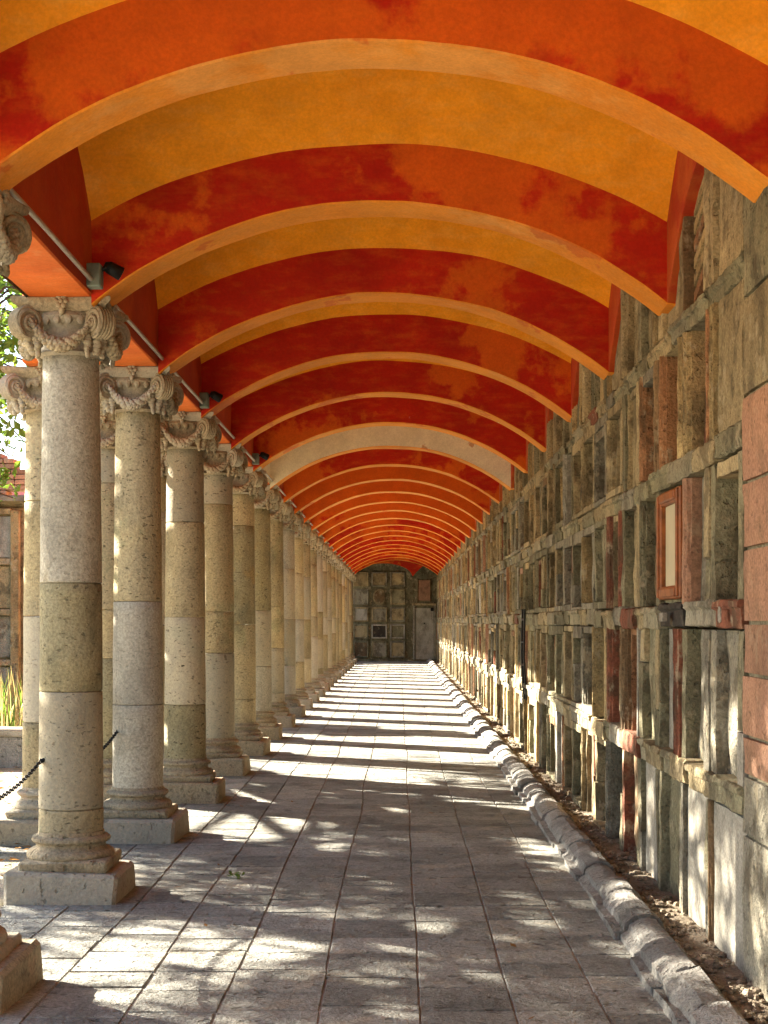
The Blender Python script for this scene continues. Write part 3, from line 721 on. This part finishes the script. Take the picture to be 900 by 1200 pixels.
for ri, (rz0, rz1) in enumerate(ROWS):
    for ci in range(-14, ncell + 1):
        z0, z1 = rz0, rz1
        ya = 6.2 + CW * ci if ci >= 0 else 5.51 + CW * (ci + 1) - CW
        yb = min(ya + CW, YEND + .05)
        P = PAL if ya < 16 else PALF
        st = OV.get((ri, ci))
        if not st:
            style = wr.choice(['slab', 'slab', 'rough', 'rough', 'deep', 'slab', 'plaque'])
            sk = wr.choice(['brown', 'brown', 'green', 'dark', 'red', 'grey', 'tan', 'marble', 'ochre', 'green']); rc = {'slab': wr.uniform(.035, .12), 'rough': wr.uniform(.03, .10), 'deep': wr.uniform(.14, .26), 'plaque': wr.uniform(.05, .09)}[style]
            if style == 'deep': sk = wr.choice(['brown', 'dark', 'green', 'brown'])
            if ri == 4: style = wr.choice(['slab', 'rough', 'slab']); sk = wr.choice(['tan', 'green', 'tan', 'ochre']); rc = wr.uniform(.015, .06)
            base = ['tan', 'ochre', 'green', 'tan', 'grey', 'ochre', 'green'][int(3.5 + 3.4 * noise.noise(Vector((ci * .33, ri * 3.1, 5.))))]
            if ri < 4 and wr.random() < .66:
                q1 = (base, None, wr.uniform(.07, .12)); q2 = (base if wr.random() < .8 else wr.choice(P), wr.choice([None, None, None, 0]), wr.uniform(.07, .13)); st = (style, sk, rc, q1, q2, base)
            mk = lambda: (wr.choice(P if ri < 4 else ['tan', 'green', 'ochre']), wr.choice([None, None, 0, 0, 1]), wr.uniform(.06, .16))
            if not st: st = (style, sk, rc, mk(), mk())
        style, sk, rc, pn, pf = st[:5]
        y0, y1 = ya, yb
        if len(st) > 5:
            zl = z1 - wr.uniform(.045, .10); zb_ = z0 + wr.uniform(.03, .06)
            piece('niche_head', st[5], XR + .002, XB, y0 + .004, y1 - .004, zl + .003, z1 - .003); piece('niche_sill', st[5], XR - .004, XB, y0 + .004, y1 - .004, z0 + .003, zb_ - .003)
            z0c, z1c = z0, z1; z0, z1 = zb_, zl
        for side, p in ((0, pn), (1, pf)):
            if not p: continue
            key, kd, wd = p; xf = XR + wr.uniform(-.004, .010)
            a, b_ = (y0, y0 + wd) if side == 0 else (y1 - wd, y1)
            if kd is None: piece('jamb', key, xf, XB, a + .003, b_ - .003, z0 + .003, z1 - .003, ch=wr.choice([.006, .012, .02]), jit=.008)
            else: pilaster(key, xf - .012, a + .003, b_ - .003, z0, z1, kd)
            if side == 0: y0 = b_
            else: y1 = a
        xs = XR + rc
        if style in ('slab', 'deep'):
            piece('niche_slab', sk, xs, XB, y0 - .004, y1 + .004, z0 + .004, z1 - .004, ch=.004, jit=.004)
            if style == 'slab' and rc > .045 and wr.random() < .5 and ri < 4:   # inner frame
                fk = wr.choice(P); q = .035; xf = XR + rc * .45
                piece('frame_piece', fk, xf, XB, y1 - q, y1, z0 + .006, z1 - .006, .006, .003); piece('frame_piece', fk, xf, XB, y0, y0 + q, z0 + .006, z1 - .006, .006, .003)
                piece('frame_piece', fk, xf + .004, XB, y0 + q, y1 - q, z1 - .05, z1 - .006, .006, .003)
            if style == 'deep' and ri < 4: piece('lintel', wr.choice(P), XR + .004, XB, y0, y1, z1 - .07, z1 - .004, .012, .006)
        elif style == 'rough': rough_piece('niche_slab', sk, xs, XB, y0 - .004, y1 + .004, z0 + .004, z1 - .004, .018)
        elif style == 'plaque':
            piece('niche_slab', sk, xs + .03, XB, y0 - .004, y1 + .004, z0 + .004, z1 - .004, .004, .004)
            piece('plaque', wr.choice(['marble', 'marble', 'grey', 'dark']), xs, xs + .04, y0 + .05, y1 - .05, z0 + .09, z1 - .08, .006, .004)
        elif style == 'wood':
            piece('niche_slab', 'green', XR + .035, XB, y0, y1, z0 + .004, z1 - .004, .004, .003)
            q = .075; xf = XR - .004
            for (a, b_, c, d) in ((y0 + .05, y0 + .05 + q, z0 + .03, z1 - .02), (y1 - q, y1 - .004, z0 + .03, z1 - .02), (y0 + .05 + q, y1 - q, z1 - .09, z1 - .02), (y0 + .05 + q, y1 - q, z0 + .03, z0 + .10)):
                piece('wooden_frame', 'wood', xf, XR + .075, a, b_, c, d, .008, .001)
                piece('wooden_bead', 'wood', xf - .012, xf + .004, a + .02, b_ - .02, c + .012, d - .012, .005, .0)
            piece('framed_panel', 'panel', xf + .03, XR + .075, y0 + .05 + q, y1 - q, z0 + .10, z1 - .09, .003, 0)
        elif style == 'lattice':
            piece('niche_slab', 'brown', xs + .03, XB, y0, y1, z0, z1, .004, .004)
            for q in range(11):      # slanting brick courses
                zz = z0 + .05 + q * .085
                m = MB(); yy0, yy1 = y0 + .02, y1 - .02; sl2 = .16
                vs = [(xx, yy, zz + dz + (sl2 if yy == yy0 else 0)) for xx in (xs - .015, xs + .03) for yy in (yy0, yy1) for dz in (0, .052)]
                m.add(vs, [(0, 1, 3, 2), (4, 6, 7, 5), (0, 4, 5, 1), (2, 3, 7, 6), (1, 5, 7, 3), (0, 2, 6, 4)], 0, wr.random()); wp('slanted_brick', m, 'ochre' if q % 3 else 'orange', yy0)
for name, fm in far.items():
    o = fm.build(name + 's_beyond', WM, wall, loc=WL); tag(o, kind='stuff')
# small marks on two ledge stones: a pale worn patch and a number tablet
m = MB(); m.prism([(6.40, 1.485), (6.43, 1.478), (6.455, 1.49), (6.46, 1.535), (6.435, 1.55), (6.405, 1.54)], 0, .004, 'z'); 
m.v = [(XR - .053 + c, a, b_) for a, b_, c in m.v]; m.build('worn_patch', W['marble'], wall, loc=WL)
m = MB(); m.box(XR - .056, XR - .03, 7.8, 7.9, 1.485, 1.53, ch=.003); m.build('small_tablet', W['marble'], wall, loc=WL)
# iron bracket standing off the wall
ib = MB()
for yy in (16.6, 16.9): ib.tube([(1.40, yy, .62), (1.37, yy, 1.1), (1.38, yy, 1.62)], .012, 6)
for z in (.75, 1.0, 1.25, 1.5): ib.tube([(1.375, 16.6, z), (1.36, 16.75, z + .01), (1.375, 16.9, z)], .010, 6)
tag(ib.build('iron_grille', M['iron']), 'rusty black iron grille fixed upright on the niche wall', 'grille')

# ------------------------------------------------------------------ end wall
ew = empty('end_wall', (0, YEND, 0)); tag(ew, 'shaded end wall with framed niches, an oval plaque and a pale door', 'wall')
EL = Vector((0, -YEND, 0))
def ep(name, key, x0, x1, z0, z1, yf, ch=.01, yb=None):
    seedc[0] += 1; m = MB(); m.box(x0, x1, yf, YEND + .1 if yb is None else yb, z0, z1, ch, .006, seedc[0], tint=wr.random())
    return m.build(name, WM[WI[key]] if isinstance(key, str) else key, ew, loc=EL)
m = MB(); m.box(-4.2, 2.3, YEND + .06, YEND + .5, -.2, 4.9, .01); m.build('wall_core', W['green'], ew, loc=EL)
gx = [-1.72, -1.05, -.36, .30]; gz = [.10, .80, 1.42, 2.05, 2.72, 3.35]
for i in range(3):
    for j in range(5):
        a, b_, c, d = gx[i] + .06, gx[i + 1] - .06, gz[j] + .05, gz[j + 1] - .05
        fk = 'marble' if (i, j) in ((1, 1), (2, 1)) else wr.choice(['tan', 'green', 'grey'])
        if (i, j) == (1, 3):
            m = MB(); vs = []
            for q in range(28):
                t = q * 2 * math.pi / 28; vs.append(((a + b_) / 2 + .24 * math.cos(t), (c + d) / 2 + .30 * math.sin(t)))
            m.prism(vs, YEND - .04, YEND + .08, 'y'); o = m.build('oval_plaque', W['tan'], ew, loc=EL)
            m = MB(); m.prism([((a + b_) / 2 + (x - (a + b_) / 2) * .78, (c + d) / 2 + (z - (c + d) / 2) * .8) for x, z in vs], YEND - .06, YEND - .03, 'y'); m.build('portrait_relief', W['brown'], o); continue
        sl_key = {(1, 1): 'dark', (0, 0): 'brown', (0, 2): 'marble'}.get((i, j), wr.choice(['tan', 'grey', 'green', 'tan']))
        ep('niche_slab', sl_key, a + .05, b_ - .05, c + .05, d - .05, YEND + .0)
        ep('frame_piece', fk, a, a + .052, c, d, YEND - .035); ep('frame_piece', fk, b_ - .052, b_, c, d, YEND - .035)
        ep('frame_piece', fk, a + .054, b_ - .054, d - .05, d, YEND - .03); ep('frame_piece', fk, a + .054, b_ - .054, c, c + .05, YEND - .03)
ep('door', 'marble', .62, 1.30, .06, 1.98, YEND - .02); ep('door_jamb', 'grey', .54, .615, .0, 2.06, YEND - .06); ep('door_jamb', 'grey', 1.305, 1.38, .0, 2.06, YEND - .06); ep('door_lintel', 'tan', .5, 1.40, 2.065, 2.15, YEND - .07)
ep('door_knob', M['iron'], .93, .98, 1.38, 1.43, YEND - .06); ep('wall_lamp', M['iron'], 1.18, 1.30, 1.86, 1.98, YEND - .16)
ep('framed_tablet', 'pink', .74, 1.16, 2.25, 3.0, YEND - .01); ep('tablet_frame', 'brown', .70, .738, 2.2, 3.05, YEND - .03); ep('tablet_frame', 'brown', 1.162, 1.20, 2.2, 3.05, YEND - .03)
ep('ledge', 'green', -1.8, 1.5, -.01, .09, YEND - .12)
# red spandrel before the end wall, hanging down in a point
m = MB(); poly = []; NSP = 40
for i in range(NSP + 1):
    x = XL + (XR + .02 - XL) * i / NSP; xp = .50
    if x < xp: t = (x - (XL + xp) / 2) / ((xp - XL) / 2); z = 3.10 + .50 * math.sqrt(max(0, 1 - t * t * .98))
    else: t = (x - xp) / (XR - xp); z = 3.10 + .50 * math.sin(min(1, t * 1.35) * math.pi / 2) - .35 * max(0, t - .55)
    poly.append((x, z))
mm = MB(); vs = []; fs = []
for (x, z) in poly: vs += [(x, YEND - .75, z), (x, YEND - .35, z), (x, YEND - .75, 4.6), (x, YEND - .35, 4.6)]
for i in range(NSP):
    a = i * 4; b_ = a + 4; fs += [(a, b_, b_ + 2, a + 2), (a, a + 1, b_ + 1, b_), (a + 1, a + 3, b_ + 3, b_ + 1)]
mm.add(vs, fs, 0, .3); rpart(mm, 'end_spandrel', M['red'])

# ------------------------------------------------------------------ conduit, lamps, chains
cd = MB(); pts = [(XL + .028 + .004 * nz(0, y, 0, .8), y, BEAMZ + .045 + .006 * nz(3, y, 0, .6)) for y in [yb0 + i * .55 for i in range(int((YEND - yb0) / .55))]]
cd.tube(pts, .0125, 8); cdo = cd.build('conduit', M['conduit'], smooth=True); tag(cdo, 'thin grey electrical conduit running along the red beam above the capitals', 'pipe')
def lamp(k):
    y = A1 + BAY * (k + 1) - .10; t = empty('spotlight', (XL, y, BEAMZ + .03))
    m = MB(); m.box(.0, .075, -.045, .045, -.02, .10, ch=.006); m.build('junction_box', M['patina'], t)
    m = MB(); m.tube([(.07, 0, .07), (.10, 0, .085), (.115, 0, .07)], .009, 6); m.build('bracket', M['iron'], t)
    m = MB(); m.tube([(.085, .02, .10), (.105, .022, .092), (.165, .05, .062)], [.020, .032, .036], 14); hd = m.build('lamp_head', M['iron'], t, True)
    m = MB(); m.tube([(.163, .0495, .063), (.1675, .0512, .0607)], [.030, .030], 14); m.build('lens', M['lens'], hd)
    return t
for q, k in enumerate((0, 2, 4)):
    tag(lamp(k), 'small black spotlight with junction box %s' % ('above the nearest whole column' if k == 0 else 'above the %s column behind the nearest whole one' % ORD[k]), 'lamp', 'spotlights along the conduit')
lk = MB(); vs = []
ring = []
for i in range(14):
    a = 2 * math.pi * i / 14; ring.append((.022 * math.cos(a), 0, .011 * math.sin(a)))
lk.tube(ring + [ring[0]], .0032, 6, cap=False); LINK = lk.mesh('link', M['iron'], True)
def chain(k, label):
    y0 = COLY + BAY * k + .12; y1 = COLY + BAY * (k + 1) - .12; x = XIN - .13
    c = empty('chain', (x, y0, .74)); n = int((y1 - y0) / .031)
    for i in range(n):
        t = i / (n - 1); yy = (y1 - y0) * t; zz = -.10 * (1 - (2 * t - 1) ** 2)
        o = link('link', LINK, c, (0, yy, zz)); sl3 = math.atan2(.4 * (2 * t - 1), (y1 - y0))
        o.rotation_euler = (R(90) * (i % 2), -sl3, R(90)); 
    m = MB(); m.tube([(.10, -.03, .01), (.03, -.01, .012), (0, 0, 0)], .012, 6); m.build('hook', M['iron'], c)
    m = MB(); m.tube([(.10, y1 - y0 + .03, .01), (.03, y1 - y0 + .01, .012), (0, y1 - y0, 0)], .012, 6); m.build('hook', M['iron'], c)
    tag(c, label, 'chain', 'chains between the columns')
chain(-1, 'dark iron chain hanging left of the nearest whole column'); chain(0, 'dark iron chain between the nearest whole column and the next one')

# ------------------------------------------------------------------ courtyard to the left
kw = empty('garden_kerb', (-8, 16.2, 0)); tag(kw, 'low pale stone kerb wall in front of the dry grass', 'wall')
x = -14.
while x < -3.6:
    l = rnd.uniform(.7, 1.1); m = MB(); m.box(x + .005, x + l - .005, 16.0, 16.35, -.1, .27, .015, .008, int(x * 50) + 4000, tint=rnd.random()); m.build('block', M['kerb'], kw, loc=(8, -16.2, 0))
    m = MB(); m.box(x + .004, x + l - .004, 15.95, 16.42, .272, .35, .015, .006, int(x * 50) + 4300, tint=rnd.random()); m.build('coping_stone', W['marble'], kw, loc=(8, -16.2, 0)); x += l
gr = MB()
for i in range(5200):
    x = rnd.uniform(-13, -3.7); y = 16.5 + 9 * rnd.random() ** 1.3; h = rnd.uniform(.3, .95); a = rnd.uniform(0, 6.28); wv = rnd.uniform(.008, .016); l = rnd.uniform(.05, .3)
    dx, dy = math.cos(a), math.sin(a); t = rnd.random()
    gr.add([(x - dy * wv, y + dx * wv, -.06), (x + dy * wv, y - dx * wv, -.06), (x + dx * l * .4 + dy * wv * .7, y + dy * l * .4 - dx * wv * .7, h * .6), (x + dx * l * .4 - dy * wv * .7, y + dy * l * .4 + dx * wv * .7, h * .6), (x + dx * l, y + dy * l, h)], [(0, 1, 2, 3), (3, 2, 4)], 1 if t < .25 else 0, t)
tag(gr.build('dry_grass', [M['straw'], M['leaf']]), 'tall sunlit dry grass behind the low kerb', 'grass', kind='stuff')
lit = MB()
for i in range(1500):
    x = rnd.uniform(-6.5, -2.2); y = rnd.uniform(6, 16); s_ = rnd.uniform(.02, .05); a = rnd.uniform(0, 6.28); ux, uy = math.cos(a) * s_, math.sin(a) * s_; z = -.05 + rnd.uniform(0, .02)
    if x > -2.8 and y > 9.8: z = .004
    lit.add([(x - ux, y - uy, z), (x + uy * .5, y - ux * .5, z + .012), (x + ux, y + uy, z + rnd.uniform(0, .02)), (x - uy * .5, y + ux * .5, z + .01)], [(0, 1, 2, 3)], 0, rnd.random())
tag(lit.build('leaf_litter', M['deadleaf']), 'brown fallen leaves scattered on the soil outside the columns', 'leaves', kind='stuff')
# ruined niche wall beyond the grass
rw = empty('ruined_wall', (-9.5, 25, 0)); tag(rw, 'ruined old niche wall with cornice and broken brick top behind the grass', 'wall'); RWL = (9.5, -25, 0)
m = MB(); m.box(-14, -5.95, 24.2, 24.9, -.1, 3.3, .02); m.build('wall_core', W['tan'], rw, loc=RWL)
for i in range(11):
    x = -6.02 - i * .72
    m = MB(); m.box(x - .13, x, 24.06, 24.25, -.05, 3.25, .01, .008, 5000 + i, tint=rnd.random()); m.build('pilaster', W['ochre' if i % 3 == 0 else 'tan'], rw, loc=RWL)
    for j in range(4):
        z = .1 + j * .8
        m = MB(); m.box(x - .58, x - .14, 24.16, 24.25, z, z + .66, .01, .01, 5100 + i * 5 + j, tint=rnd.random()); m.build('niche_slab', W[rnd.choice(['grey', 'marble', 'tan', 'ochre'])], rw, loc=RWL)
        m = MB(); m.box(x - .6, x - .135, 24.09, 24.25, z + .68, z + .78, .01, .008, 5200 + i * 5 + j, tint=rnd.random()); m.build('ledge_stone', W['tan'], rw, loc=RWL)
m = MB(); m.prism([(-24.25, 3.3), (-23.9, 3.38), (-23.95, 3.45), (-24.25, 3.5)][::1], -14.1, -5.85, 'y'); m.v = [(b_, -a, c) for a, b_, c in m.v]; m.build('cornice', W['tan'], rw, loc=RWL)
for j in range(11):
    x = -14.; e = -5.95 - max(0, j - 4) * rnd.uniform(.05, .2) - (.4 if j > 8 else 0)
    while x < e - .1:
        l = rnd.uniform(.24, .32)
        if rnd.random() < .96 - .03 * j and x > -8.5:
            m = MB(); m.box(x, min(x + l - .012, e), 24.25 + rnd.uniform(-.01, .01), 24.65, 3.5 + j * .085, 3.5 + j * .085 + .074, .006, .004, int(x * 77) + j, tint=rnd.random()); m.build('brick', M['brick'], rw, loc=RWL)
        x += l
# buildings behind
pb = empty('pink_building', (-15, 62, 0)); tag(pb, 'pink painted building with white lower storey glimpsed between columns', 'building'); PBL = (15, -62, 0)
m = MB(); m.box(-22, -7.5, 60, 68, 4.9, 7.0, .02); m.build('upper_wall', M['pinkwall'], pb, loc=PBL)
m = MB(); m.box(-21.9, -7.6, 60.15, 67.9, -.1, 4.6, .02); m.build('lower_wall', M['whitewall'], pb, loc=PBL)
m = MB(); m.box(-22.2, -7.3, 59.7, 68.2, 4.602, 4.898, .02); m.build('grey_band', M['roofgrey'], pb, loc=PBL)
for i in range(4):
    x = -20.5 + i * 3.4; m = MB(); m.box(x, x + 1.1, 60.08, 60.3, 1.4, 3.2, .02); f = m.build('window', M['glass'], pb, loc=PBL)
    m = MB(); m.box(x - .12, x + 1.22, 60.0, 60.2, 1.22, 1.38, .01); m.build('sill', M['roofgrey'], f)

# ------------------------------------------------------------------ trees
def tree(base, top, clumps, label, seed, leafm, leaves, lsize, trunk_r=.16, group='courtyard trees'):
    rn = random.Random(seed); t = empty('tree', base); B = Vector(base)
    tk = MB(); p0 = Vector((0, 0, -.1)); p3 = Vector(top) - B; pts = []
    for i in range(9):
        u = i / 8; q = p0.lerp(p3, u) + Vector((nz(u * 3, seed, 0), nz(u * 3, seed, 5), 0)) * .25 * math.sin(u * math.pi); pts.append(q)
    tk.tube(pts, [trunk_r * (1.25 - .6 * i / 8) for i in range(9)], 10)
    cr = MB()
    for (c, r) in clumps:
        c = Vector(c) - B; st = pts[rn.choice([4, 5, 6, 7, 8])]; mid = st.lerp(c, .5) + Vector((rn.uniform(-.3, .3), rn.uniform(-.3, .3), rn.uniform(0, .4)))
        tk.tube([st, st.lerp(mid, .5), mid, mid.lerp(c, .6), c + Vector((0, 0, r * .3))], [trunk_r * .42, trunk_r * .34, trunk_r * .26, trunk_r * .17, trunk_r * .06], 6)
        for q in range(6):
            d = Vector((rn.gauss(0, 1), rn.gauss(0, 1), rn.gauss(0, .6))).normalized() * r * .9
            tk.tube([mid.lerp(c, .6), c + d * .45, c + d], [trunk_r * .12, trunk_r * .08, .006], 4)
        nl = int(leaves * r * r)
        subs = [Vector((rn.gauss(0, 1), rn.gauss(0, 1), rn.gauss(0, .75))).normalized() * r * rn.uniform(.25, 1.) for _ in range(max(5, int(9 * r)))]
        for q in range(nl):
            s0 = rn.choice(subs); p = c + s0 + Vector((rn.gauss(0, 1), rn.gauss(0, 1), rn.gauss(0, .7))) * r * .22
            s_ = lsize * rn.uniform(.6, 1.3); ax = Vector((rn.gauss(0, 1), rn.gauss(0, 1), rn.gauss(0, .8) - .4)).normalized(); sd = ax.orthogonal().normalized(); sd.rotate(Matrix.Rotation(rn.uniform(0, 6.28), 3, ax))
            nn = ax.cross(sd) * .12
            cr.add([p - ax * s_ * .5, p + sd * s_ * .26 + nn * s_, p + ax * s_ * .5, p - sd * s_ * .26 + nn * s_], [(0, 1, 2, 3)], 0, rn.random())
    tk.build('trunk', M['bark'], t, True); cr.build('crown', leafm, t); tag(t, label, 'tree', group); return t
rt = random.Random(4)
def cl(cx, cy, cz, rx, ry, rz, n, r0, r1):
    o = []
    for _ in range(n):
        while True:
            a, b_, c = rt.uniform(-1, 1), rt.uniform(-1, 1), rt.uniform(-1, 1)
            if a * a + b_ * b_ + c * c < 1: break
        o.append(((cx + a * rx, cy + b_ * ry, cz + c * rz), rt.uniform(r0, r1)))
    return o
tree((-4.75, 17.8, -.06), (-6.2, 16.2, 4.2), cl(-7.3, 12.3, 5.0, 2.8, 3.2, 2.3, 34, .65, 1.05) + [((-4.5, 16.6, 3.9), .8), ((-4.7, 17.3, 3.0), .6), ((-4.3, 15.6, 4.9), .8), ((-4.6, 16.2, 5.3), .7), ((-4.55, 17.0, 4.6), .9), ((-6.5, 10.8, 5.6), 1.0), ((-7.5, 11.5, 6.1), .9), ((-6.0, 10.2, 5.0), .9), ((-8.2, 10.4, 4.8), 1.0), ((-8.9, 11.2, 5.3), .9), ((-7.0, 9.6, 4.4), .8), ((-7.6, 9.9, 5.6), .9), ((-4.75, 16.6, 5.0), .9), ((-4.5, 16.8, 4.1), .7), ((-4.45, 16.0, 4.3), .8), ((-4.75, 17.2, 3.6), .55), ((-4.6, 16.4, 3.1), .4)], 'leafy green tree close outside the columns at the left edge', 11, M['leaf'], 430, .13)
tree((-9.5, 21.5, -.06), (-9.3, 21.2, 4.0), cl(-9.6, 20.6, 5.2, 2.2, 2.2, 1.6, 7, .5, .8), 'second courtyard tree with thinner crown behind the grass', 12, M['leaf2'], 300, .13)
tree((-17, 31, -.06), (-17.2, 31, 4.0), cl(-17, 31, 5.4, 2.6, 3.2, 1.8, 12, .6, 1.0), 'courtyard tree standing left beyond the ruined wall', 13, M['leaf'], 300, .14)
tree((-20, 42, -.06), (-20, 42, 5), cl(-20, 42, 6.4, 2.8, 3.6, 2.0, 14, .6, 1.0), 'far courtyard tree left of the middle columns', 14, M['leaf2'], 280, .15)
tree((-19, 55, -.06), (-19, 55, 5), cl(-19, 55, 6.2, 2.8, 3.0, 2.0, 12, .6, 1.0), 'farthest courtyard tree near the pink building', 15, M['leaf'], 260, .16)
# sprig and a few leaves lying on the pavement
sp = MB()
for i in range(26):
    a = rnd.uniform(0, 6.28); r = rnd.uniform(0, .05); x, y = -.93 + r * math.cos(a), 8.72 + r * math.sin(a); s_ = .018; b_ = rnd.uniform(0, 6.28); ux, uy = math.cos(b_) * s_, math.sin(b_) * s_; z = .008 + rnd.uniform(0, .03)
    sp.add([(x - ux, y - uy, z), (x + uy * .5, y - ux * .5, z + .008), (x + ux, y + uy, z + .012), (x - uy * .5, y + ux * .5, z + .004)], [(0, 1, 2, 3)], 0, rnd.random())
tag(sp.build('leaf_sprig', M['leaf']), 'small green sprig lying on the paving near the second column', 'sprig')
lf = MB()
for i in range(40):
    y = 5.3 + 20 * rnd.random() ** 1.6; x = rnd.uniform(-1.4, 1.0); s_ = rnd.uniform(.012, .026); b_ = rnd.uniform(0, 6.28); ux, uy = math.cos(b_) * s_, math.sin(b_) * s_; z = .012
    lf.add([(x - ux, y - uy, z), (x + uy * .5, y - ux * .5, z + .006), (x + ux, y + uy, z + .01), (x - uy * .5, y + ux * .5, z + .003)], [(0, 1, 2, 3)], 0, rnd.random())
tag(lf.build('scattered_leaves', M['deadleaf']), 'few dry leaves scattered over the gallery paving', 'leaves', kind='stuff')
